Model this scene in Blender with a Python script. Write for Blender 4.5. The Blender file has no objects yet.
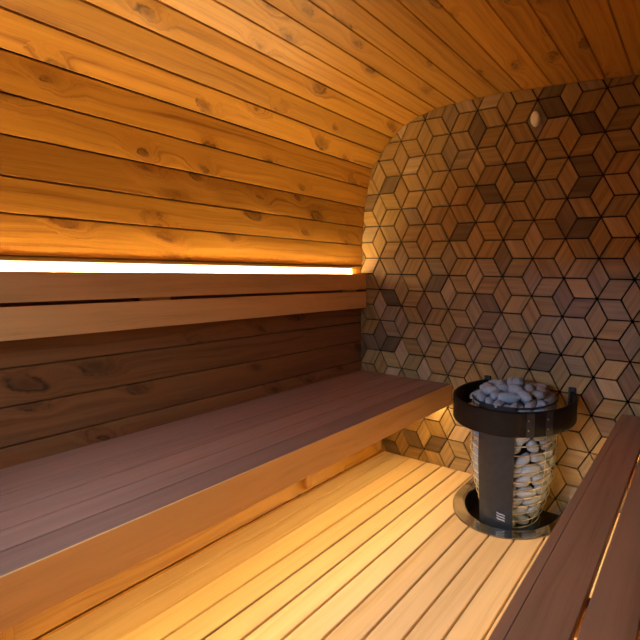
import bpy, bmesh, math, random
from mathutils import Vector, Matrix, noise
random.seed(7)
S = 0.18                                    # one tile diagonal, in metres
def P(x, y, z): return Vector((x*S, y*S, (z+6.0)*S))
C = bpy.context.scene.collection
scene = bpy.context.scene

# ------------------------------------------------------------------ materials
def new_mat(name):
    m = bpy.data.materials.new(name); m.use_nodes = True
    nt = m.node_tree; b = nt.nodes['Principled BSDF']
    return m, nt, b
def N(nt, t, **kw):
    n = nt.nodes.new(t)
    for k, v in kw.items():
        if k.startswith('i_'):
            n.inputs[k[2:].replace('_', ' ')].default_value = v
        else: setattr(n, k, v)
    return n
def math_node(nt, op, a, b=None, c=None, clamp=False):
    n = nt.nodes.new('ShaderNodeMath'); n.operation = op; n.use_clamp = clamp
    for i, v in enumerate((a, b, c)):
        if v is None: continue
        if isinstance(v, (int, float)): n.inputs[i].default_value = v
        else: nt.links.new(v, n.inputs[i])
    return n.outputs[0]
def ramp(nt, fac, stops, interp='LINEAR'):
    r = nt.nodes.new('ShaderNodeValToRGB'); r.color_ramp.interpolation = interp
    e = r.color_ramp.elements
    while len(e) < len(stops): e.new(0.5)
    for i, (p, c) in enumerate(stops):
        e[i].position = p; e[i].color = (*c, 1)
    nt.links.new(fac, r.inputs[0]); return r.outputs[0]
def mixc(nt, fac, a, b, mode='MIX'):
    n = nt.nodes.new('ShaderNodeMix'); n.data_type = 'RGBA'; n.blend_type = mode
    for s, v in ((n.inputs[0], fac), (n.inputs[6], a), (n.inputs[7], b)):
        if isinstance(v, (int, float)): s.default_value = v
        elif isinstance(v, tuple): s.default_value = (*v, 1)
        else: nt.links.new(v, s)
    return n.outputs[2]

def wood(name, light, dark, knot=None, knot_amt=0.0, rough=0.45, grain=45, spec=0.4, bump=0.15,
         tone_var=0.25, long_freq=1.2, coat=0.0):
    """Plank wood: U runs along the plank in metres, V across it; every plank has its own offset and tone."""
    m, nt, b = new_mat(name); L = nt.links.new
    uv = N(nt, 'ShaderNodeUVMap', uv_map='UVMap')
    sep = N(nt, 'ShaderNodeSeparateXYZ'); L(uv.outputs[0], sep.inputs[0])
    u, v = sep.outputs[0], sep.outputs[1]
    tone = N(nt, 'ShaderNodeAttribute', attribute_name='tone')
    def comb(a, c):
        n = N(nt, 'ShaderNodeCombineXYZ'); L(a, n.inputs[0]); L(c, n.inputs[1]); return n.outputs[0]
    # slow wander of the grain
    wn = N(nt, 'ShaderNodeTexNoise', i_Scale=1.0, i_Detail=2.0)
    L(comb(math_node(nt, 'MULTIPLY', u, 1.7), math_node(nt, 'MULTIPLY', v, 9.0)), wn.inputs['Vector'])
    warp = math_node(nt, 'MULTIPLY', math_node(nt, 'SUBTRACT', wn.outputs[0], 0.5), 0.07)
    kfac = None
    if knot_amt > 0:
        def wob(sc, off):
            dn = N(nt, 'ShaderNodeTexNoise', i_Scale=sc, i_Detail=3.0, i_Roughness=0.6)
            L(comb(math_node(nt, 'ADD', u, off), v), dn.inputs['Vector']); return math_node(nt, 'SUBTRACT', dn.outputs[0], 0.5)
        w1, w2 = wob(22.0, 0.0), wob(22.0, 9.0)
        du = math_node(nt, 'MULTIPLY_ADD', w1, 0.045, u); dv = math_node(nt, 'MULTIPLY_ADD', w2, 0.035, v)
        slant = math_node(nt, 'MULTIPLY_ADD', dv, 0.8, du)
        vo = N(nt, 'ShaderNodeTexVoronoi', voronoi_dimensions='2D', i_Scale=1.0, i_Randomness=0.9)
        L(comb(math_node(nt, 'MULTIPLY', slant, 4.4), math_node(nt, 'MULTIPLY', dv, 6.0)), vo.inputs['Vector'])
        cs = N(nt, 'ShaderNodeSeparateColor'); L(vo.outputs['Color'], cs.inputs[0])
        keep = math_node(nt, 'LESS_THAN', cs.outputs[0], knot_amt)
        d = vo.outputs['Distance']
        near = math_node(nt, 'MULTIPLY', math_node(nt, 'SUBTRACT', 1.0, math_node(nt, 'MULTIPLY', d, 2.4), clamp=True), keep)
        warp = math_node(nt, 'ADD', warp, math_node(nt, 'MULTIPLY', math_node(nt, 'POWER', near, 2.0), 0.11))
        size = math_node(nt, 'MULTIPLY_ADD', math_node(nt, 'POWER', cs.outputs[1], 1.5), 0.13, 0.045)
        kd = math_node(nt, 'DIVIDE', d, size)
        kfac = math_node(nt, 'MULTIPLY', math_node(nt, 'SUBTRACT', 1.3, kd, clamp=True), keep)
        # one-sided dark crescent round the knot
        cres = wob(13.0, 21.0)
        ringf = math_node(nt, 'MULTIPLY', math_node(nt, 'SUBTRACT', 1.0, math_node(nt, 'ABSOLUTE', math_node(nt, 'MULTIPLY', math_node(nt, 'SUBTRACT', kd, 1.05), 2.6)), clamp=True), keep)
        ringf = math_node(nt, 'MULTIPLY', ringf, math_node(nt, 'MULTIPLY_ADD', cres, 9.0, 0.2, clamp=True), clamp=True)
        halo = math_node(nt, 'MULTIPLY', math_node(nt, 'POWER', near, 2.0), 0.55)
    vv = math_node(nt, 'ADD', v, warp)
    gn = N(nt, 'ShaderNodeTexNoise', i_Scale=1.0, i_Detail=4.0, i_Roughness=0.65)
    L(comb(math_node(nt, 'MULTIPLY', u, long_freq), math_node(nt, 'MULTIPLY', vv, grain)), gn.inputs['Vector'])
    fn = N(nt, 'ShaderNodeTexNoise', i_Scale=1.0, i_Detail=3.0, i_Roughness=0.7)
    L(comb(math_node(nt, 'MULTIPLY', u, 14.0), math_node(nt, 'MULTIPLY', vv, 420.0)), fn.inputs['Vector'])
    g = math_node(nt, 'MULTIPLY_ADD', math_node(nt, 'SUBTRACT', fn.outputs[0], 0.5), 0.28, gn.outputs[0])
    mid = tuple((a+c)/2 for a, c in zip(light, dark))
    col = ramp(nt, g, [(0.36, light), (0.5, tuple(.75*a+.25*c for a, c in zip(light, dark))), (0.58, mid), (0.68, dark)])
    tm = N(nt, 'ShaderNodeMapRange', clamp=False); L(tone.outputs['Fac'], tm.inputs[0])
    tm.inputs[3].default_value = 1-tone_var; tm.inputs[4].default_value = 1+tone_var*0.6
    tc = N(nt, 'ShaderNodeCombineColor')
    for i in range(3): L(tm.outputs[0], tc.inputs[i])
    col = mixc(nt, 1.0, col, tc.outputs[0], 'MULTIPLY')
    if kfac is not None:
        col = mixc(nt, halo, col, tuple(d_*0.9 for d_ in dark))
        col = mixc(nt, math_node(nt, 'MULTIPLY', kfac, 0.55), col, knot)
        col = mixc(nt, math_node(nt, 'MULTIPLY', ringf, 0.85), col, tuple(k*0.3 for k in knot))
    L(col, b.inputs['Base Color'])
    r = math_node(nt, 'MULTIPLY_ADD', gn.outputs[0], 0.25, rough-0.12)
    L(r, b.inputs['Roughness'])
    b.inputs['Specular IOR Level'].default_value = spec
    b.inputs['Coat Weight'].default_value = coat; b.inputs['Coat Roughness'].default_value = 0.3
    bp = N(nt, 'ShaderNodeBump'); bp.inputs['Strength'].default_value = bump; bp.inputs['Distance'].default_value = 0.004
    h = g
    if kfac is not None:
        h = math_node(nt, 'ADD', g, math_node(nt, 'MULTIPLY', near, 2.2))
    L(h, bp.inputs['Height']); L(bp.outputs[0], b.inputs['Normal'])
    return m

M = {}
M['pine'] = wood('lacquered_pine', (0.58, 0.275, 0.042), (0.28, 0.100, 0.013), (0.10, 0.032, 0.008), 0.58, 0.40, 34, 0.5, 0.35, 0.16, 0.9)
M['thermo'] = wood('thermo_pine', (0.29, 0.120, 0.040), (0.16, 0.055, 0.015), (0.06, 0.022, 0.010), 0.50, 0.45, 34, 0.4, 0.3, 0.16, 0.9)
M['bench'] = wood('heat_treated_bench', (0.325, 0.172, 0.118), (0.245, 0.122, 0.080), rough=0.42, grain=26, spec=0.5, bump=0.06, tone_var=0.14, long_freq=0.9)
M['bench_warm'] = wood('brown_bench', (0.42, 0.205, 0.105), (0.31, 0.14, 0.066), rough=0.46, grain=22, spec=0.4, bump=0.05, tone_var=0.12, long_freq=0.7)
M['alder'] = wood('alder_rail', (0.80, 0.46, 0.175), (0.64, 0.34, 0.118), rough=0.5, grain=18, spec=0.35, bump=0.06, tone_var=0.12, long_freq=1.6)
M['aspen'] = wood('aspen_slat', (0.74, 0.52, 0.29), (0.60, 0.38, 0.18), rough=0.5, grain=22, spec=0.4, bump=0.05, tone_var=0.10, long_freq=0.8)
M['raw'] = wood('raw_pine_batten', (0.50, 0.27, 0.10), (0.34, 0.16, 0.05), rough=0.6, grain=30, bump=0.08)

def tile_mat():
    m, nt, b = new_mat('tile_wood'); L = nt.links.new
    uv = N(nt, 'ShaderNodeUVMap', uv_map='UVMap')
    mp = N(nt, 'ShaderNodeMapping'); mp.inputs['Scale'].default_value = (2.2, 42, 1); L(uv.outputs[0], mp.inputs[0])
    n = N(nt, 'ShaderNodeTexNoise', i_Scale=1.0, i_Detail=4.0, i_Roughness=0.6); L(mp.outputs[0], n.inputs['Vector'])
    at = N(nt, 'ShaderNodeAttribute', attribute_name='tint')
    g = ramp(nt, n.outputs[0], [(0.3, (0.62, 0.60, 0.58)), (0.5, (0.95, 0.95, 0.95)), (0.72, (1.25, 1.25, 1.25))])
    L(mixc(nt, 1.0, at.outputs['Color'], g, 'MULTIPLY'), b.inputs['Base Color'])
    b.inputs['Roughness'].default_value = 0.42; b.inputs['Specular IOR Level'].default_value = 0.5
    bp = N(nt, 'ShaderNodeBump'); bp.inputs['Strength'].default_value = 0.2; bp.inputs['Distance'].default_value = 0.002
    L(n.outputs[0], bp.inputs['Height']); L(bp.outputs[0], b.inputs['Normal'])
    return m
M['tile'] = tile_mat()

def simple(name, col, rough=0.5, metal=0.0, spec=0.5, nscale=0, namt=0.0, bump=0.0):
    m, nt, b = new_mat(name)
    b.inputs['Base Color'].default_value = (*col, 1); b.inputs['Roughness'].default_value = rough
    b.inputs['Metallic'].default_value = metal; b.inputs['Specular IOR Level'].default_value = spec
    if nscale:
        tc = N(nt, 'ShaderNodeTexCoord'); n = N(nt, 'ShaderNodeTexNoise', i_Scale=float(nscale), i_Detail=4.0)
        nt.links.new(tc.outputs['Object'], n.inputs['Vector'])
        c = ramp(nt, n.outputs[0], [(0.3, tuple(x*(1-namt) for x in col)), (0.7, tuple(min(1, x*(1+namt)) for x in col))])
        nt.links.new(c, b.inputs['Base Color'])
        if bump:
            bp = N(nt, 'ShaderNodeBump'); bp.inputs['Strength'].default_value = bump; bp.inputs['Distance'].default_value = 0.003
            nt.links.new(n.outputs[0], bp.inputs['Height']); nt.links.new(bp.outputs[0], b.inputs['Normal'])
    return m
M['black'] = simple('black_backing', (0.012, 0.010, 0.009), 0.8, nscale=12, namt=0.3)
M['subfloor'] = simple('dark_subfloor', (0.10, 0.055, 0.025), 0.8, nscale=8, namt=0.3)
M['stone'] = simple('heater_stone', (0.32, 0.36, 0.43), 0.6, 0.0, 0.4, 18, 0.35, 0.5)
M['stone2'] = simple('heater_stone_brown', (0.33, 0.345, 0.39), 0.65, 0.0, 0.4, 18, 0.35, 0.5)
M['blackmetal'] = simple('black_painted_steel', (0.024, 0.025, 0.030), 0.45, 0.0, 0.3, 30, 0.2)
M['band'] = simple('charcoal_guard_band', (0.008, 0.006, 0.006), 0.5, 0.0, 0.2, 25, 0.3, 0.15)
M['wire'] = simple('steel_wire', (0.70, 0.62, 0.52), 0.35, 1.0, 0.5, 20, 0.1)
M['polished'] = simple('polished_steel', (0.58, 0.55, 0.51), 0.13, 1.0, 0.5, 6, 0.06)
M['welldark'] = simple('dark_steel_well', (0.05, 0.04, 0.035), 0.35, 0.8, 0.5, 10, 0.3)
M['brass'] = simple('brass_rivet', (0.55, 0.36, 0.12), 0.3, 1.0, 0.5, 20, 0.1)
M['white'] = simple('white_print', (0.42, 0.45, 0.52), 0.5, 0.0, 0.3, 20, 0.05)
M['cap'] = simple('off_white_cap', (0.9, 0.9, 0.86), 0.4, 0.0, 0.4, 20, 0.04)
M['alu'] = simple('aluminium_channel', (0.5, 0.5, 0.5), 0.4, 1.0, 0.5, 20, 0.05)

def emit(name, col, strength):
    m, nt, b = new_mat(name)
    n = N(nt, 'ShaderNodeTexNoise', i_Scale=40.0)
    c = ramp(nt, n.outputs[0], [(0.0, tuple(x*0.97 for x in col)), (1.0, col)])
    nt.links.new(c, b.inputs['Emission Color']); b.inputs['Emission Strength'].default_value = strength
    b.inputs['Base Color'].default_value = (0.8, 0.8, 0.8, 1)
    return m
LED_COL = (1.0, 0.70, 0.27)
LED_LOW = (1.0, 0.66, 0.22)
M['led_top'] = emit('led_diffuser_warm', LED_COL, 285.0)
M['wall_glow'] = emit('added_wall_glow', (1.0, 0.84, 0.56), 1.12)  # imitates the overlit wall board; not part of the real light strip
M['led_low'] = emit('led_diffuser_warm_low', LED_LOW, 44.0)

def glass_mat():
    m = bpy.data.materials.new('window_glass'); m.use_nodes = True; nt = m.node_tree; nt.nodes.clear()
    o = nt.nodes.new('ShaderNodeOutputMaterial'); t = nt.nodes.new('ShaderNodeBsdfTransparent')
    g = nt.nodes.new('ShaderNodeBsdfGlossy'); g.inputs['Roughness'].default_value = 0.02
    x = nt.nodes.new('ShaderNodeMixShader'); f = nt.nodes.new('ShaderNodeFresnel'); f.inputs[0].default_value = 1.45
    nt.links.new(f.outputs[0], x.inputs[0]); nt.links.new(t.outputs[0], x.inputs[1]); nt.links.new(g.outputs[0], x.inputs[2])
    nt.links.new(x.outputs[0], o.inputs[0]); return m
M['glass'] = glass_mat()

# ------------------------------------------------------------------ mesh helpers
def link(name, me, mat, parent=None, loc=(0, 0, 0)):
    o = bpy.data.objects.new(name, me); C.objects.link(o)
    if mat is not None: me.materials.append(mat)
    if parent is not None: o.parent = parent
    o.location = loc
    return o
def empty(name, loc=(0, 0, 0)):
    o = bpy.data.objects.new(name, None); C.objects.link(o); o.location = loc; o.empty_display_size = 0.05
    return o
def tag(o, label=None, cat=None, group=None, kind=None):
    if label: o['label'] = label
    if cat: o['category'] = cat
    if group: o['group'] = group
    if kind: o['kind'] = kind
    return o
def from_bm(bm, name, mat, parent=None, origin=None, smooth=False, tone=None):
    """Link a bmesh in world metres; its origin is moved to `origin` and parents are translated away."""
    if origin is None: origin = Vector((0, 0, 0))
    off = Vector(origin)
    for v in bm.verts: v.co -= off
    me = bpy.data.meshes.new(name); bm.to_mesh(me); bm.free()
    if tone is not None:
        a = me.attributes.new('tone', 'FLOAT', 'FACE')
        for d in a.data: d.value = tone
    if smooth:
        for p in me.polygons: p.use_smooth = True
    o = link(name, me, mat, parent)
    pl = parent.location if parent is not None else Vector((0, 0, 0))
    q = parent.parent if parent is not None else None
    while q is not None: pl = pl + q.location; q = q.parent
    o.location = off - pl
    return o
def box_uv(bm, axis, ru, rv):
    uvl = bm.loops.layers.uv.new('UVMap') if not bm.loops.layers.uv else bm.loops.layers.uv[0]
    for f in bm.faces:
        n = f.normal; others = [i for i in range(3) if i != axis]
        for l in f.loops:
            c = l.vert.co
            if abs(n[axis]) > 0.8: l[uvl].uv = (c[others[0]]*0.2 + ru, c[others[1]] + rv)
            else:
                k = others[0] if abs(n[others[1]]) > abs(n[others[0]]) else others[1]
                l[uvl].uv = (c[axis] + ru, c[k] + rv + 0.31*others.index(k))
def plank(name, lo, hi, mat, parent=None, axis=1, bev=0.003, tone=None, segs=2, origin=None):
    """Bevelled board between two corners given in tile units."""
    a, b_ = P(*lo), P(*hi); bm = bmesh.new()
    bmesh.ops.create_cube(bm, size=1)
    for v in bm.verts:
        v.co = Vector(((a[i]+b_[i])/2 + v.co[i]*(b_[i]-a[i]) for i in range(3)))
    if bev: bmesh.ops.bevel(bm, geom=bm.edges[:], offset=bev, segments=segs, affect='EDGES', profile=0.5)
    bm.normal_update()
    box_uv(bm, axis, random.uniform(0, 50), random.uniform(0, 50))
    return from_bm(bm, name, mat, parent, origin if origin is not None else (a+b_)/2, tone=random.random() if tone is None else tone)
def tube(bm, pts, r, sides=8, closed=False):
    n = len(pts); rings = []
    up = Vector((0, 0, 1))
    for i, p in enumerate(pts):
        a = pts[(i-1) % n] if (closed or i > 0) else p
        c = pts[(i+1) % n] if (closed or i < n-1) else p
        t = (c-a).normalized(); ref = up if abs(t.z) < 0.9 else Vector((1, 0, 0))
        s = t.cross(ref).normalized(); w = s.cross(t)
        rings.append([bm.verts.new(p + r*(math.cos(2*math.pi*k/sides)*s + math.sin(2*math.pi*k/sides)*w)) for k in range(sides)])
    for i in range(n if closed else n-1):
        A, B = rings[i], rings[(i+1) % n]
        for k in range(sides): bm.faces.new((A[k], A[(k+1) % sides], B[(k+1) % sides], B[k]))
    if not closed:
        bm.faces.new(rings[0][::-1]); bm.faces.new(rings[-1])
def prism(bm, poly, z0, z1):
    """Extrude an XY polygon (metres) between two heights."""
    lo = [bm.verts.new((x, y, z0)) for x, y in poly]; hi = [bm.verts.new((x, y, z1)) for x, y in poly]
    n = len(poly); bm.faces.new(lo[::-1]); bm.faces.new(hi)
    for i in range(n): bm.faces.new((lo[i], lo[(i+1) % n], hi[(i+1) % n], hi[i]))

# ------------------------------------------------------------------ room shell
Y0, Y1 = -2.6, 10.8
left_low = [(-8.10, -6.66), (-8.66, -6.42), (-9.12, -5.98), (-9.50, -5.46), (-9.77, -4.88), (-9.97, -4.27), (-10.07, -3.65)]
left = [(-10.086, -3.035), (-10.079, -2.368), (-10.072, -1.724), (-10.06, -1.10), (-10.04, -0.49), (-10.017, 0.132),
        (-9.98, 0.807), (-9.922, 1.385), (-9.848, 2.01), (-9.704, 2.608), (-9.518, 3.183), (-9.154, 3.636)]
ceil = [(-9.154, 3.636), (-8.726, 4.029), (-8.268, 4.344), (-7.706, 4.527), (-7.136, 4.654), (-6.483, 4.705), (-5.804, 4.727),
        (-5.098, 4.736), (-4.462, 4.71), (-3.65, 4.68), (-2.99, 4.65), (-2.36, 4.61), (-1.73, 4.575), (-1.08, 4.50),
        (-0.45, 4.36), (0.13, 4.12), (0.66, 3.76), (1.10, 3.28)]
right_w = [(1.10, 3.28), (1.44, 2.72), (1.68, 2.10), (1.84, 1.45), (1.93, 0.80), (1.98, 0.13)] + \
          [(-8.08-x, z) for x, z in reversed(left[:5])] + [(-8.08-x, z) for x, z in reversed(left_low)]
CEN = Vector((-4.04, -1.0))
def board_shell(name, pts, kind='structure'):
    bm = bmesh.new(); uvl = bm.loops.layers.uv.new('UVMap'); tones = []
    for (a, b_) in zip(pts[:-1], pts[1:]):
        a = Vector(a); b_ = Vector(b_); t = (b_-a).normalized(); w = (b_-a).length
        nrm = Vector((-t.y, t.x))                       # candidate normal
        if nrm.dot(CEN-(a+b_)/2) < 0: nrm = -nrm         # towards the room
        g, ch, th = 0.0045, 0.018, 0.11
        # cross-section: wide face, small chamfer to the V joint, back
        sec = [(g, -th), (g, -0.032), (g+ch, 0.0), (w*0.5, 0.0), (w-g-ch, 0.0), (w-g, -0.032), (w-g, -th)]
        ru, rv = random.uniform(0, 60), random.uniform(0, 60); tone = random.random()
        if name == 'ceiling':
            if abs(a.x+4.462) < 0.01: tone = 1.5
            elif -7.2 < a.x < -4.5: tone *= 0.4
        ys = [Y0-0.2, Y1+0.18]
        rows = []
        for y in ys:
            rows.append([bm.verts.new(P(*( (a+t*s+nrm*d).x, y, (a+t*s+nrm*d).y))) for s, d in sec])
        for i in range(len(sec)-1):
            f = bm.faces.new((rows[0][i], rows[0][i+1], rows[1][i+1], rows[1][i])); tones.append(tone)
            for l in f.loops:
                k = 0 if l.vert in rows[0] else 1
                j = rows[k].index(l.vert)
                l[uvl].uv = (ys[k]*S + ru, (sec[j][0]+ (sec[j][1] if j in (0, 6) else 0))*S + rv)
        for r in rows:
            f = bm.faces.new(r); tones.append(tone)
        f = bm.faces.new((rows[0][0], rows[1][0], rows[1][-1], rows[0][-1])); tones.append(tone)
    bmesh.ops.recalc_face_normals(bm, faces=bm.faces[:])
    me = bpy.data.meshes.new(name); bm.to_mesh(me); bm.free()
    at = me.attributes.new('tone', 'FLOAT', 'FACE')
    for i, d in enumerate(at.data): d.value = tones[i]
    o = link(name, me, M['pine']); o['kind'] = 'structure'
    me.materials.append(M['thermo'])
    for f in me.polygons:
        if name != 'ceiling' and P(0, 0, -3.7).z < f.center.z < P(0, 0, -0.4).z: f.material_index = 1
    return o
board_shell('wall_left', left_low + left)
board_shell('ceiling', ceil)
board_shell('wall_right', right_w)
# dark outer skin behind the boards, so no light comes through the joints
def skin(name, pts, off=0.13):
    bm = bmesh.new(); r0 = []; r1 = []
    for x, z in pts:
        d = (Vector((x, z))-CEN).normalized()*off
        r0.append(bm.verts.new(P(x+d.x, Y0-0.2, z+d.y))); r1.append(bm.verts.new(P(x+d.x, Y1+0.3, z+d.y)))
    for i in range(len(pts)-1): bm.faces.new((r0[i], r0[i+1], r1[i+1], r1[i]))
    bmesh.ops.solidify(bm, geom=bm.faces[:], thickness=0.01)
    o = from_bm(bm, name, M['black']); o['kind'] = 'structure'
skin('trim_1', left_low + left + ceil[1:] + right_w[1:])
# subfloor under the duckboards
plank('floor', (-8.6, Y0-0.2, -6.85), (0.5, Y1+0.3, -6.67), M['subfloor'], None, 1, 0)['kind'] = 'structure'

# ------------------------------------------------------------------ back wall: rhombus wood tiles
outline = [(-9.55, -6.66)] + left_low[1:] + left + ceil[1:] + right_w[1:-1]
outline = [(-8.6, -6.66)] + left_low[2:] + left + ceil[1:] + right_w[1:-2] + [(0.52, -6.66)]
def shrink(poly, d): 
    out = []
    for x, z in poly:
        v = Vector((x, z))-CEN; out.append(CEN + v*(1-d/v.length))
    return out
clip_poly = shrink(outline, 0.012)
def area(p): return 0.5*sum(p[i][0]*p[(i+1) % len(p)][1]-p[(i+1) % len(p)][0]*p[i][1] for i in range(len(p)))
if area([(v.x, v.y) for v in clip_poly]) < 0: clip_poly.reverse()
def clip(poly):
    out = [Vector(p) for p in poly]; n = len(clip_poly)
    for i in range(n):
        a, b_ = clip_poly[i], clip_poly[(i+1) % n]; e = b_-a
        def side(p): return e.x*(p.y-a.y)-e.y*(p.x-a.x)
        src, out = out, []
        for j in range(len(src)):
            p, q = src[j], src[(j+1) % len(src)]; sp, sq = side(p), side(q)
            if sp >= 0: out.append(p)
            if (sp >= 0) != (sq >= 0): out.append(p + (q-p)*(sp/(sp-sq)))
        if len(out) < 3: return []
    res = []
    for p in out:
        if not res or (p-res[-1]).length > 1e-4: res.append(p)
    return res if len(res) > 2 and abs(area([(v.x, v.y) for v in res])) > 0.004 else []
XO, ZO = -9.23236, 3.39077
def star(c, v): return Vector((XO + c*math.sqrt(3)/2, ZO - v*0.5))
A_ = 1/math.sqrt(3)
# camera axes (also used at the end for the camera itself)
CR = Vector((0.88748833, 0.46047859, 0.01799801)); CU = Vector((-0.06695798, 0.09021128, 0.99366924)); CW = Vector((-0.45593978, 0.88307497, -0.11089417))
# darker and plum wood tiles; sheen painted into some grey and pale ones: wall positions (x, z)
special = {}
def mark(kind, pts):
    for px, py in pts:
        d = CW + (px-480)/427.525*CR - (py-320)/427.525*CU
        t = 10.80412/d.y; special[(d.x*t, d.z*t)] = kind
mark('dark', [(518,171),(464,232),(477,131),(490.6,192),(389,185),(594,84),(552,90),(490.6,302),(584,228),(438,283),(390.5,344),(436,445.6),(414,440),(389,447),(567,189),(582,165),(542,361),(392,296),(456,289)])
mark('plum', [(563,298),(579,309),(593,398),(605.6,426),(566.5,218),(424,306),(501,257),(369,341),(605,213),(381,335)])
mark('grey', [(542,341),(517,358),(577.5,328),(401,321),(424,337),(475,311),(473,344),(501.5,327),(388,329),(449,359),(532,275),(546,343),(501.5,364),(615,305),(598,280),(449,262)])
mark('pale', [(401,351),(380,306),(381,360),(424,368),(610,390),(620,228),(503,250),(534,240),(424,283),(449,292),(476,281)])
used = set()
bm = bmesh.new(); uvl = bm.loops.layers.uv.new('UVMap'); tl = bm.loops.layers.float_color.new('tint')
base_cols = [(0.315,0.190,0.066),(0.295,0.174,0.062),(0.33,0.203,0.078),(0.27,0.160,0.058),(0.32,0.184,0.062),(0.30,0.188,0.078),(0.355,0.224,0.088)]
kinds = {'dark': (0.135,0.082,0.042), 'plum': (0.195,0.110,0.056), 'grey': (0.27,0.178,0.10), 'pale': (0.41,0.27,0.145)}
rt = random.Random(11)
def tile(poly, edges):
    cen = sum(poly, Vector((0, 0)))/4
    # inset for the joint
    gap = 0.0195; n = 4; ins = []
    for i in range(n):
        p0, p1, p2 = poly[i-1], poly[i], poly[(i+1) % n]
        e1 = (p1-p0).normalized(); e2 = (p2-p1).normalized()
        n1 = Vector((-e1.y, e1.x)); n2 = Vector((-e2.y, e2.x))
        if n1.dot(cen-p1) < 0: n1, n2 = -n1, -n2
        k = gap/(1+n1.dot(n2)); ins.append(p1 + (n1+n2)*k)
    c = clip(ins)
    if not c: return
    kd = None
    for s, kk in special.items():
        if (Vector(s)-cen).length < 0.16: kd = kk
    r = rt.random()
    if kd: col = kinds[kd]; j = 0.06
    else:
        col = rt.choice(base_cols); j = 0.10
        if r < 0.025: col = kinds['dark']
        elif r < 0.05: col = kinds['plum']
        elif r < 0.12: col = kinds['grey']
        elif r < 0.15: col = kinds['pale']
    f = 1 + rt.uniform(-j, j); col = tuple(x*f for x in col)
    gdir = rt.choice(edges).normalized(); gp = Vector((-gdir.y, gdir.x)); o1, o2 = rt.uniform(0, 40), rt.uniform(0, 40)
    h = rt.uniform(0.0, 0.008)
    yf, yb = Y1 - h, Y1 + 0.055
    front = [bm.verts.new(P(v.x, yf, v.y)) for v in c]
    # little chamfer
    cc = sum(c, Vector((0, 0)))/len(c)
    back = [bm.verts.new(P(v.x, yb, v.y)) for v in c]
    m_ = len(c); fs = [bm.faces.new(front)]
    for i in range(m_): fs.append(bm.faces.new((front[i], front[(i+1) % m_], back[(i+1) % m_], back[i])))
    for fc in fs:
        for l in fc.loops:
            w = Vector((l.vert.co.x, l.vert.co.z))
            l[uvl].uv = (w.dot(gdir)+o1, w.dot(gp)+o2); l[tl] = (*col, 1)
for c in range(-2, 16):
    for v in range(-8, 26):
        if (v+c) % 2: continue
        s = star(c, v); s2 = star(c, v+2)
        h = Vector((A_*0.5, -0.5)); h2 = Vector((-A_*0.5, -0.5)); hz = Vector((A_, 0))
        # upright rhombus below the star
        tile([s, s+h2, s2, s+h], [h, h2])
        # rhombus between this star and the neighbour down-right; edges: horizontal and slanted
        tile([s, s+hz, s+hz+h, s+h], [hz, h])
        # rhombus up-right
        hu = Vector((A_*0.5, 0.5))
        tile([s, s+hu, s+hu+hz, s+hz], [hz, hu])
bmesh.ops.recalc_face_normals(bm, faces=bm.faces[:])
wb = from_bm(bm, 'wall_back', M['tile']); wb['kind'] = 'structure'
bm = bmesh.new()
fr = [bm.verts.new(P(v[0], Y1+0.05, v[1])) for v in outline]; bm.faces.new(fr)
bmesh.ops.solidify(bm, geom=bm.faces[:], thickness=0.012)
bk = from_bm(bm, 'trim_2', M['black']); bk['kind'] = 'structure'

# ------------------------------------------------------------------ front wall with its window (behind the camera)
WX0, WX1, WZ0, WZ1 = -8.6, -1.6, -2.6, 1.3
FY = Y0
def front_wall():
    bm = bmesh.new(); uvl = bm.loops.layers.uv.new('UVMap')
    x = -10.1; 
    while x < 2.1:
        x2 = min(x+0.62, 2.1)
        ru, rv = random.uniform(0, 50), random.uniform(0, 50)
        for z0, z1 in ([(-6.66, 4.75)] if (x2 <= WX0 or x >= WX1) else [(-6.66, WZ0), (WZ1, 4.75)]):
            q = [P(x+.008, FY, z0), P(x2-.008, FY, z0), P(x2-.008, FY, z1), P(x+.008, FY, z1)]
            qb = [p+Vector((0, -0.02, 0)) for p in q]
            vs = [bm.verts.new(p) for p in q]; vb = [bm.verts.new(p) for p in qb]
            fs = [bm.faces.new(vs), bm.faces.new(vb[::-1])]
            for i in range(4): fs.append(bm.faces.new((vs[i], vb[i], vb[(i+1) % 4], vs[(i+1) % 4])))
            for f in fs:
                for l in f.loops: l[uvl].uv = (l.vert.co.z+ru, l.vert.co.x+rv)
        x = x2 if x2 < 2.1 else 3
    bmesh.ops.recalc_face_normals(bm, faces=bm.faces[:])
    o = from_bm(bm, 'wall_front', M['pine'], tone=0.5); o['kind'] = 'structure'
front_wall()
bm = bmesh.new()
for lo, hi in (((WX0-0.1, WZ0-0.25), (WX1+0.3, WZ0)), ((WX0-0.1, WZ1), (WX1+0.3, WZ1+0.25)), ((WX0-0.35, WZ0-0.25), (WX0, WZ1+0.25)), ((WX1, WZ0-0.25), (WX1+0.35, WZ1+0.25))):
    a, b_ = P(lo[0], FY-0.12, lo[1]), P(hi[0], FY+0.08, hi[1])
    r = bmesh.ops.create_cube(bm, size=1)
    for v in r['verts']: v.co = Vector(((a[i]+b_[i])/2 + v.co[i]*(b_[i]-a[i]) for i in range(3)))
box_uv(bm, 0, 3, 3)
wf = from_bm(bm, 'window_1', M['bench'], tone=0.5); wf['kind'] = 'structure'
gp = plank('pane', (WX0, FY-0.08, WZ0), (WX1, FY-0.05, WZ1), M['glass'], wf, 0, 0)

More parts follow.
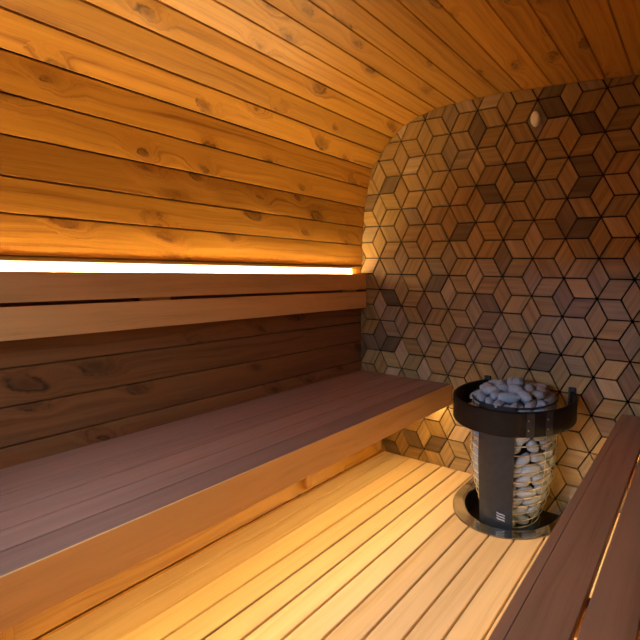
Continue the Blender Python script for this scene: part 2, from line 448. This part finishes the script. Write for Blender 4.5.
# ------------------------------------------------------------------ left bench
BZ = -3.35
lb = tag(empty('sauna_bench', P(-8.2, 4.5, -6)), 'long reddish-brown slatted bench along the left wall, under the backrest', 'bench')
seams = [-10.03, -8.84, -8.24, -7.65, -7.08]
for i, (a, b_) in enumerate(zip(seams, seams[1:] + [-6.515])):
    plank('seat_slat', (a+0.009, Y0+0.05, BZ-0.15), (b_-(0.009 if i < 4 else 0), Y1-0.02, BZ), M['bench'], lb, 1, 0.0035 if i < 4 else 0.004)
plank('front_board', (-6.512, Y0+0.05, -3.97), (-6.475, Y1-0.02, BZ), M['alder'], lb, 1, 0.0015)
def support(yc, bench, side=1, name='support'):
    """Wall bracket: an upright on the curved wall and a joist under the slats."""
    def X(x): return x if side > 0 else -8.08-x
    s = None
    lo = (min(X(-9.93), X(-6.56)), yc-0.09, BZ-0.50); hi = (max(X(-9.93), X(-6.56)), yc+0.09, BZ-0.155)
    j = plank('joist', lo, hi, M['raw'], bench, 0, 0.002)
    lo = (min(X(-9.20), X(-9.085)), yc-0.09, -5.88); hi = (max(X(-9.20), X(-9.085)), yc+0.09, BZ-0.505)
    plank('leg', lo, hi, M['raw'], bench, 2, 0.002)
for yc in (10.55, 7.70, 2.0, -1.2): support(yc, lb)

# ------------------------------------------------------------------ right bench
RZ = -3.42
rbn = tag(empty('sauna_bench', P(-0.2, 4.5, -6)), 'dark brown slatted bench at the right, beside the stove, with a glowing gap', 'bench')
plank('front_board', (-1.565, Y0+0.05, -4.0), (-1.43, Y1-0.03, RZ), M['bench_warm'], rbn, 1, 0.002, tone=0.5)
for a, b_ in ((-1.4275, -0.885), (-0.83, -0.33), (-0.27, 0.27), (0.33, 0.87), (0.93, 1.93)):
    plank('seat_slat', (a, Y0+0.05, RZ-0.15), (b_, Y1-0.03, RZ), M['bench_warm'], rbn, 1, 0.002, tone=0.45+random.uniform(-.15, .15))
for yc in (8.2, 4.4, 0.6, -1.8):
    plank('joist', (-1.42, yc-0.09, RZ-0.55), (1.9, yc+0.09, RZ-0.155), M['raw'], rbn, 0, 0.002)
    plank('leg', (1.36, yc-0.09, -5.25), (1.54, yc+0.09, RZ-0.555), M['raw'], rbn, 2, 0.002)

# ------------------------------------------------------------------ backrest
br = tag(empty('backrest', P(-9.85, 4.5, -1.2)), 'two-rail light brown wooden backrest on the left wall above the bench', 'backrest')
plank('rail', (-9.90, Y0+0.05, -0.62), (-9.775, Y1-0.04, -0.12), M['alder'], br, 1, 0.0025)
plank('rail', (-9.90, Y0+0.05, -1.225), (-9.775, Y1-0.04, -0.69), M['alder'], br, 1, 0.0025)
for yc in (10.2, 4.72, 0.2):
    plank('spacer', (-9.995, yc-0.27, -1.15), (-9.905, yc+0.27, -0.36), M['alder'], br, 2, 0.002)

# ------------------------------------------------------------------ LED strips
def led(lo, hi, mat, face, label):
    """Aluminium channel with a glowing diffuser on its upper (face=1) or lower (face=-1) side."""
    root = tag(empty('led_strip', P((lo[0]+hi[0])/2, (lo[1]+hi[1])/2, lo[2])), label, 'light')
    plank('channel', lo, hi, M['alu'], root, 1, 0.0008, segs=1)
    z = hi[2]+0.004 if face > 0 else lo[2]-0.004
    if face > 0: plank('wall_glow_strip', (lo[0]+0.004, lo[1]+0.02, hi[2]+0.03), (lo[0]+0.024, hi[1]-0.07, 0.05), M['wall_glow'], root, 1, 0)  # added glowing strip standing in for the overlit wall board above the rail
    plank('diffuser', (lo[0]+(0.03 if face > 0 else 0.01), lo[1]+0.02, min(z, z+face*0.02)), (hi[0]-0.01, hi[1]-0.02, max(z, z+face*0.02)), mat, root, 1, 0)
led((-10.0, Y0+0.06, -0.27), (-9.91, Y1-0.40, -0.19), M['led_top'], 1, 'glowing warm light strip hidden behind the top backrest rail')
led((-6.86, Y0+0.1, -3.94), (-6.68, Y1-0.08, -3.88), M['led_low'], -1, 'warm light strip under the front edge of the left bench')
led((-1.38, Y0+0.1, -4.07), (-1.26, Y1-0.08, -4.0), M['led_low'], -1, 'warm light strip under the front edge of the right bench')

# ------------------------------------------------------------------ duckboard floor
TX, TY, TR = -4.04, 9.90, 1.57
db = tag(empty('duckboard', P(-5.5, 4.5, -6.3)), 'pale golden slatted duckboard covering the floor between the benches', 'floor boards')
edges = [-9.07, -8.57, -7.996, -7.389, -6.814, -6.262, -5.69, -5.118, -4.542, -3.97, -3.396, -2.82, -2.245, -1.67, -1.10, -0.52, 0.05, 0.62, 0.98]
for i, (a, b_) in enumerate(zip(edges[:-1], edges[1:])):
    ga = 0.010 if i <= 2 else 0.024; gb = 0.010 if i+1 <= 2 else 0.024
    x0, x1 = a+ga, b_-gb
    pts = [(x0, Y0+0.1), (x1, Y0+0.1)]
    R = TR+0.008
    if x1 > TX-R and x0 < TX+R:
        n = 10
        if x0 < TX-R or x1 > TX+R:     # partly beside the tray
            if x0 < TX-R:
                for k in range(n+1):
                    xx = x1 + (TX-R-x1)*k/n
                    pts.append((xx, TY-math.sqrt(max(0, R*R-(xx-TX)**2))))
                pts += [(TX-R, Y1-0.03), (x0, Y1-0.03)]
            else:
                pts += [(x1, Y1-0.03), (TX+R, Y1-0.03)]
                for k in range(n+1):
                    xx = TX+R + (x0-TX-R)*k/n
                    pts.append((xx, TY-math.sqrt(max(0, R*R-(xx-TX)**2))))
        else:
            for k in range(n+1):
                xx = x1 + (x0-x1)*k/n
                pts.append((xx, TY-math.sqrt(max(0, R*R-(xx-TX)**2))))
    else: pts += [(x1, Y1-0.03), (x0, Y1-0.03)]
    bm = bmesh.new()
    zt = P(0, 0, -6.0).z
    clean = []
    for p in pts:
        q = (p[0]*S, p[1]*S)
        if not clean or (abs(q[0]-clean[-1][0])+abs(q[1]-clean[-1][1])) > 1e-5: clean.append(q)
    prism(bm, clean, zt-0.024, zt)
    bm.normal_update()
    top = [e for e in bm.edges if all(abs(v.co.z-zt) < 1e-6 for v in e.verts)]
    bmesh.ops.bevel(bm, geom=top, offset=0.0018, segments=2, affect='EDGES')
    bm.normal_update(); box_uv(bm, 1, random.uniform(0, 50), random.uniform(0, 50))
    from_bm(bm, 'slat', M['aspen'], db, Vector((x0*S, 4.5*S, zt)), tone=random.random())
for yc in (-1.5, 1.5, 4.5, 7.5):
    plank('bearer', (-8.75, yc-0.12, -6.45), (0.65, yc+0.12, -6.14), M['raw'], db, 0, 0.002)

# ------------------------------------------------------------------ stove tray (polished flange round a sunken well)
def u_path(R, n=32, yend=Y1-0.02):
    pts = [(TX-R, yend)]
    for k in range(n+1):
        a = math.pi + math.pi*k/n
        pts.append((TX+R*math.cos(a), TY+R*math.sin(a)))
    pts.append((TX+R, yend)); return pts
tr = tag(empty('stove_tray', P(TX, TY, -6.6)), 'polished steel surround with a dark sunken well around the foot of the stove', 'stove tray')
bm = bmesh.new(); Ro, Ri = TR, 1.27
o_, i_ = u_path(Ro), u_path(Ri)
zt, zb = -5.985, -6.06
vo = [[bm.verts.new(P(x, y, z)) for x, y in o_] for z in (zt, zb)]; vi = [[bm.verts.new(P(x, y, z)) for x, y in i_] for z in (zt, zb)]
for k in range(len(o_)-1):
    bm.faces.new((vo[0][k], vo[0][k+1], vi[0][k+1], vi[0][k])); bm.faces.new((vo[1][k], vi[1][k], vi[1][k+1], vo[1][k+1]))
    bm.faces.new((vo[0][k], vo[1][k], vo[1][k+1], vo[0][k+1])); bm.faces.new((vi[0][k], vi[0][k+1], vi[1][k+1], vi[1][k]))
for k in (0, -1): bm.faces.new((vo[0][k], vi[0][k], vi[1][k], vo[1][k]))
bmesh.ops.recalc_face_normals(bm, faces=bm.faces[:])
from_bm(bm, 'flange', M['polished'], tr, P(TX, TY, -6))
bm = bmesh.new()
w0 = [bm.verts.new(P(x, y, -6.065)) for x, y in u_path(Ri+0.012)]; w1 = [bm.verts.new(P(x, y, -6.52)) for x, y in u_path(Ri+0.012)]
for k in range(len(w0)-1): bm.faces.new((w0[k], w0[k+1], w1[k+1], w1[k]))
bm.faces.new(w1)
bmesh.ops.recalc_face_normals(bm, faces=bm.faces[:])
bmesh.ops.solidify(bm, geom=bm.faces[:], thickness=-0.003)
from_bm(bm, 'well', M['welldark'], tr, P(TX, TY, -6.5))

# ------------------------------------------------------------------ stove
SX, SY = -4.04, 9.83
st = tag(empty('sauna_stove', P(SX, SY, -6.5)), 'round black stove with a wire cage of stones in the steel tray', 'stove')
prof = [(-3.10, 1.06), (-3.3, 1.09), (-3.9, 1.10), (-4.5, 1.095), (-4.9, 1.06), (-5.3, 0.99), (-5.7, 0.89), (-6.0, 0.79), (-6.22, 0.70)]
def RZf(z):
    if z >= prof[0][0]: return prof[0][1]
    for (a, ra), (b_, rb_) in zip(prof, prof[1:]):
        if z >= b_: return ra + (rb_-ra)*(a-z)/(a-b_)
    return prof[-1][1]
def cyl(r, th, z): return P(SX+r*math.cos(th), SY+r*math.sin(th), z)
def lathe(sec, name, mat, parent, seg=48, close=True):
    bm = bmesh.new(); rows = [[bm.verts.new(cyl(r, 2*math.pi*k/seg, z)) for k in range(seg)] for r, z in sec]
    n = len(rows)
    for i in range(n if close else n-1):
        A, B = rows[i], rows[(i+1) % n]
        for k in range(seg): bm.faces.new((A[k], A[(k+1) % seg], B[(k+1) % seg], B[k]))
    if not close: bm.faces.new(rows[0][::-1]); bm.faces.new(rows[-1])
    bmesh.ops.recalc_face_normals(bm, faces=bm.faces[:])
    return from_bm(bm, name, mat, parent, P(SX, SY, sec[0][1]), smooth=False)
lathe([(0.66, -6.49), (0.74, -6.47), (0.76, -6.32), (0.72, -6.24), (0.5, -6.22)], 'base', M['blackmetal'], st, close=False)
lathe([(0.46, -6.20), (0.50, -5.9), (0.66, -5.2), (0.70, -4.4), (0.70, -3.35), (0.5, -3.3)], 'core', M['black'], st, close=False)
# cage: rings and uprights
zs = [-3.10 - 0.2225*k for k in range(15)]
for z in zs:
    bm = bmesh.new(); r = RZf(z)
    tube(bm, [cyl(r+0.012, 2*math.pi*k/64, z) for k in range(64)], 0.0025 if z < -3.12 else 0.0042, 6, True)
    from_bm(bm, 'cage_ring', M['wire'] if z < -3.12 else M['blackmetal'], st, P(SX, SY, z), smooth=True)
for k in range(8):
    th = 2*math.pi*(k+0.5)/8
    bm = bmesh.new(); tube(bm, [cyl(RZf(z)-0.012, th, z) for z in zs], 0.0016, 6)
    from_bm(bm, 'cage_upright', M['wire'], st, cyl(1, th, -4.5), smooth=True)
# front plate, gently curved, facing the room
def plate_pt(a, z, r): return P(SX+r*math.sin(a), SY-r*math.cos(a), z)
bm = bmesh.new(); na = 12; a0, a1 = math.radians(-25.5), math.radians(23.5)
zz = [-3.05, -4.5, -5.6, -6.08]
def plate_r(z): return 1.135 if z > -4.6 else 1.135 - 0.055*(-4.6-z)
grid = [[[bm.verts.new(plate_pt(a0+(a1-a0)*i/na, z, plate_r(z)-t)) for i in range(na+1)] for z in zz] for t in (0, 0.02)]
for t in (0, 1):
    for j in range(len(zz)-1):
        for i in range(na): bm.faces.new((grid[t][j][i], grid[t][j][i+1], grid[t][j+1][i+1], grid[t][j+1][i]))
for j in range(len(zz)-1):
    for i in (0, na): bm.faces.new((grid[0][j][i], grid[1][j][i], grid[1][j+1][i], grid[0][j+1][i]))
for j in (0, len(zz)-1):
    for i in range(na): bm.faces.new((grid[0][j][i], grid[0][j][i+1], grid[1][j][i+1], grid[1][j][i]))
bmesh.ops.recalc_face_normals(bm, faces=bm.faces[:])
fp = from_bm(bm, 'front_plate', M['blackmetal'], st, P(SX, SY-1.1, -4.5))
# emblem: three slanting waves
bm = bmesh.new()
ez = -5.76; ea = math.radians(8.5); er = plate_r(ez)+0.008
def ept(dx, dz): return plate_pt(ea+dx/er, ez+dz, plate_r(ez+dz)+0.006)
for dz in (0.068, 0.0, -0.068):
    tube(bm, [ept(0.10*(k/10-0.5)*2, dz - 0.010*math.sin(2.0*math.pi*(k/10)) - 0.07*(k/10-0.5)) for k in range(11)], 0.0024, 6)
from_bm(bm, 'emblem', M['white'], fp, ept(0, 0))

# guard band: open loop fixed to the wall at both ends
GR, gz0, gz1 = 1.56, -3.60, -3.03
gd = tag(empty('stove_guard', P(SX, SY, gz0)), 'wide black guard band looped around the top of the stove', 'guard rail')
aend = math.asin((Y1-0.03-SY)/GR)
bm = bmesh.new(); seg = 72; rows = []
def gp_(r, th, z): return P(SX+r*math.cos(th), SY+r*math.sin(th), z)
for k in range(seg+1):
    th = math.pi-aend + (math.pi+2*aend)*k/seg
    sec = [(GR, gz0+0.02), (GR, gz1-0.02), (GR-0.02, gz1), (GR-0.07, gz1), (GR-0.09, gz1-0.02), (GR-0.09, gz0+0.02), (GR-0.07, gz0), (GR-0.02, gz0)]
    rows.append([bm.verts.new(gp_(r, th, z)) for r, z in sec])
for A, B in zip(rows, rows[1:]):
    for i in range(8): bm.faces.new((A[i], A[(i+1) % 8], B[(i+1) % 8], B[i]))
bm.faces.new(rows[0][::-1]); bm.faces.new(rows[-1])
bmesh.ops.recalc_face_normals(bm, faces=bm.faces[:])
from_bm(bm, 'band', M['band'], gd, P(SX, SY, -3.3))
for sx in (-1, 1):
    x = SX+sx*(GR*math.cos(aend)-0.02)
    plank('wall_bracket', (x-0.09, Y1-0.10, gz0+0.05), (x+0.09, Y1-0.015, gz1+0.10), M['blackmetal'], gd, 2, 0.002)
# joint strips with rivets: on the band's front
def band_patch(t0, t1, name, mat, rr=0.018):
    bm = bmesh.new(); n = 4; g = []
    for r in (GR+0.001, GR+rr):
        g.append([[bm.verts.new(gp_(r, t0+(t1-t0)*i/n, z)) for i in range(n+1)] for z in (gz0+0.01, gz1-0.01)])
    for t in (0, 1):
        for i in range(n): bm.faces.new((g[t][0][i], g[t][0][i+1], g[t][1][i+1], g[t][1][i]))
    for j in (0, 1):
        for i in range(n): bm.faces.new((g[0][j][i], g[0][j][i+1], g[1][j][i+1], g[1][j][i]))
    for i in (0, n): bm.faces.new((g[0][0][i], g[1][0][i], g[1][1][i], g[0][1][i]))
    bmesh.ops.recalc_face_normals(bm, faces=bm.faces[:])
    return from_bm(bm, name, mat, gd, gp_(GR, (t0+t1)/2, -3.3))
CF = math.atan2(-0.925, 0.379)             # direction from the stove towards the doorway corner
for off in (13.5, 30.0):
    t = CF + math.radians(off)
    p = band_patch(t-0.055, t+0.055, 'joint_strip', M['blackmetal'])
    for z in (-3.20, -3.42):
        c = gp_(GR+0.02, t-0.03, z)
        bm = bmesh.new(); bmesh.ops.create_icosphere(bm, subdivisions=2, radius=0.0042)
        for v in bm.verts: v.co += c
        from_bm(bm, 'rivet', M['brass'], p, c, smooth=True)

# ------------------------------------------------------------------ stones
stone_meshes = []
for k in range(9):
    bm = bmesh.new(); bmesh.ops.create_icosphere(bm, subdivisions=3, radius=1.0)
    o3 = Vector((k*7.3, k*3.1, 1.7))
    for v in bm.verts:
        n = noise.noise(v.co*0.9+o3)*0.26 + noise.noise(v.co*2.2+o3)*0.08
        v.co *= 1+n
    me = bpy.data.meshes.new('stone'); bm.to_mesh(me); bm.free()
    for p in me.polygons: p.use_smooth = True
    me.materials.append(M['stone2'] if k % 4 == 3 else M['stone'])
    stone_meshes.append(me)
rs = random.Random(5)
def stone(pos, rot, dims, label, group):
    o = bpy.data.objects.new('sauna_stone', rs.choice(stone_meshes)); C.objects.link(o)
    o.location = pos; o.rotation_euler = rot.to_euler() if hasattr(rot, 'to_euler') else rot
    o.scale = [d*S for d in dims]
    tag(o, label, 'stone', group)
z = -6.08; row = 0
while z < -3.2:
    R = RZf(z)-0.155
    nst = max(8, int(round(2*math.pi*R/0.44)))
    for k in range(nst):
        th = 2*math.pi*(k+0.5*(row % 2))/nst + rs.uniform(-0.05, 0.05)
        if math.cos(th-CF) < -0.45: continue
        tang = Vector((-math.sin(th), math.cos(th), 0)); rad = Vector((math.cos(th), math.sin(th), 0)); up = Vector((0, 0, 1))
        tilt = rs.choice((rs.uniform(-0.5, 0.5), rs.uniform(-0.9, 0.9)))
        ax = tang*math.cos(tilt)+up*math.sin(tilt); az = up*math.cos(tilt)-tang*math.sin(tilt)
        mt = Matrix((ax, rad, az)).transposed()
        stone(cyl(R+rs.uniform(-0.02, 0.01), th, z+rs.uniform(-0.04, 0.04)), mt,
              (rs.uniform(0.19, 0.27), 0.135, rs.uniform(0.12, 0.165)),
              'smooth grey stone packed behind the wire cage of the stove', 'stones inside the stove cage')
    z += 0.285; row += 1
def mound(r, n, z, ph, up_):
    for k in range(n):
        th = 2*math.pi*k/n + ph + rs.uniform(-0.08, 0.08)
        rr = r + rs.uniform(-0.04, 0.04); a = rs.uniform(0, math.pi); t = rs.uniform(-0.3, 0.3)
        rot = Matrix.Rotation(a, 3, 'Z') @ Matrix.Rotation(t, 3, 'Y')
        stone(cyl(rr, th, z+rs.uniform(-0.03, 0.03)), rot, (rs.uniform(0.20, 0.27), rs.uniform(0.13, 0.165), rs.uniform(0.11, 0.14)),
              'smooth grey stone heaped on top of the stove inside the guard band', 'stones heaped on top of the stove')
mound(0.86, 15, -3.12, 0.1, 0); mound(0.50, 8, -3.10, 0.3, 0); mound(0.68, 12, -2.94, 0.25, 0); mound(0.36, 6, -2.86, 0.0, 0); mound(0.06, 1, -2.79, 1.0, 0)

# ------------------------------------------------------------------ white cap on the tiles
d = CW + (536.5-480)/427.525*CR - (120-320)/427.525*CU; t = Y1/d.y; cx_, cz_ = d.x*t, d.z*t
sc = tag(empty('sensor_cap', P(cx_, Y1-0.02, cz_)), 'small white oval sensor cap high on the tiled wall', 'sensor')
bm = bmesh.new(); rows = []
for y, k in ((Y1-0.012, 0.92), (Y1-0.05, 1.0), (Y1-0.12, 0.96), (Y1-0.15, 0.8), (Y1-0.16, 0.4)):
    rows.append([bm.verts.new(P(cx_+0.125*k*math.cos(2*math.pi*i/32), y, cz_+0.19*k*math.sin(2*math.pi*i/32))) for i in range(32)])
for A, B in zip(rows, rows[1:]):
    for i in range(32): bm.faces.new((A[i], A[(i+1) % 32], B[(i+1) % 32], B[i]))
bm.faces.new(rows[0][::-1]); bm.faces.new(rows[-1]); bmesh.ops.recalc_face_normals(bm, faces=bm.faces[:])
from_bm(bm, 'cover', M['cap'], sc, P(cx_, Y1-0.05, cz_), smooth=True)
bm = bmesh.new(); tube(bm, [P(cx_, Y1-0.03, cz_-0.17), P(cx_, Y1-0.06, cz_-0.25)], 0.003, 8)
from_bm(bm, 'probe', M['brass'], sc, P(cx_, Y1-0.04, cz_-0.2))

# ------------------------------------------------------------------ light, sky, camera
def area_light(name, loc, size, sizey, power, col, rot):
    l = bpy.data.lights.new(name, 'AREA'); l.shape = 'RECTANGLE'; l.size = size; l.size_y = sizey; l.energy = power; l.color = col
    o = bpy.data.objects.new(name, l); C.objects.link(o); o.location = loc; o.rotation_euler = rot; return o
area_light('window_daylight', P(-7.5, FY-4.5, 6.5), 9*S, 10*S, 350.0, (0.56, 0.75, 1.0), (math.radians(78), 0, 0))
w = bpy.data.worlds.new('sky'); scene.world = w; w.use_nodes = True
bg = w.node_tree.nodes['Background']; bg.inputs[0].default_value = (0.60, 0.76, 1.0, 1); bg.inputs[1].default_value = 0.12

cam = bpy.data.cameras.new('camera'); co = bpy.data.objects.new('camera', cam); C.objects.link(co)
cam.sensor_fit = 'HORIZONTAL'; cam.sensor_width = 36.0; cam.lens = 427.525/640*36; cam.shift_x = -160/640; cam.clip_start = 0.02
mw = Matrix((CR, CU, -CW)).transposed().to_4x4(); mw.translation = P(0, 0, 0); co.matrix_world = mw
scene.camera = co
scene.view_settings.view_transform = 'Standard'; scene.view_settings.look = 'None'
scene.view_settings.exposure = 0.0; scene.view_settings.gamma = 1.0; scene.view_settings.use_curve_mapping = False
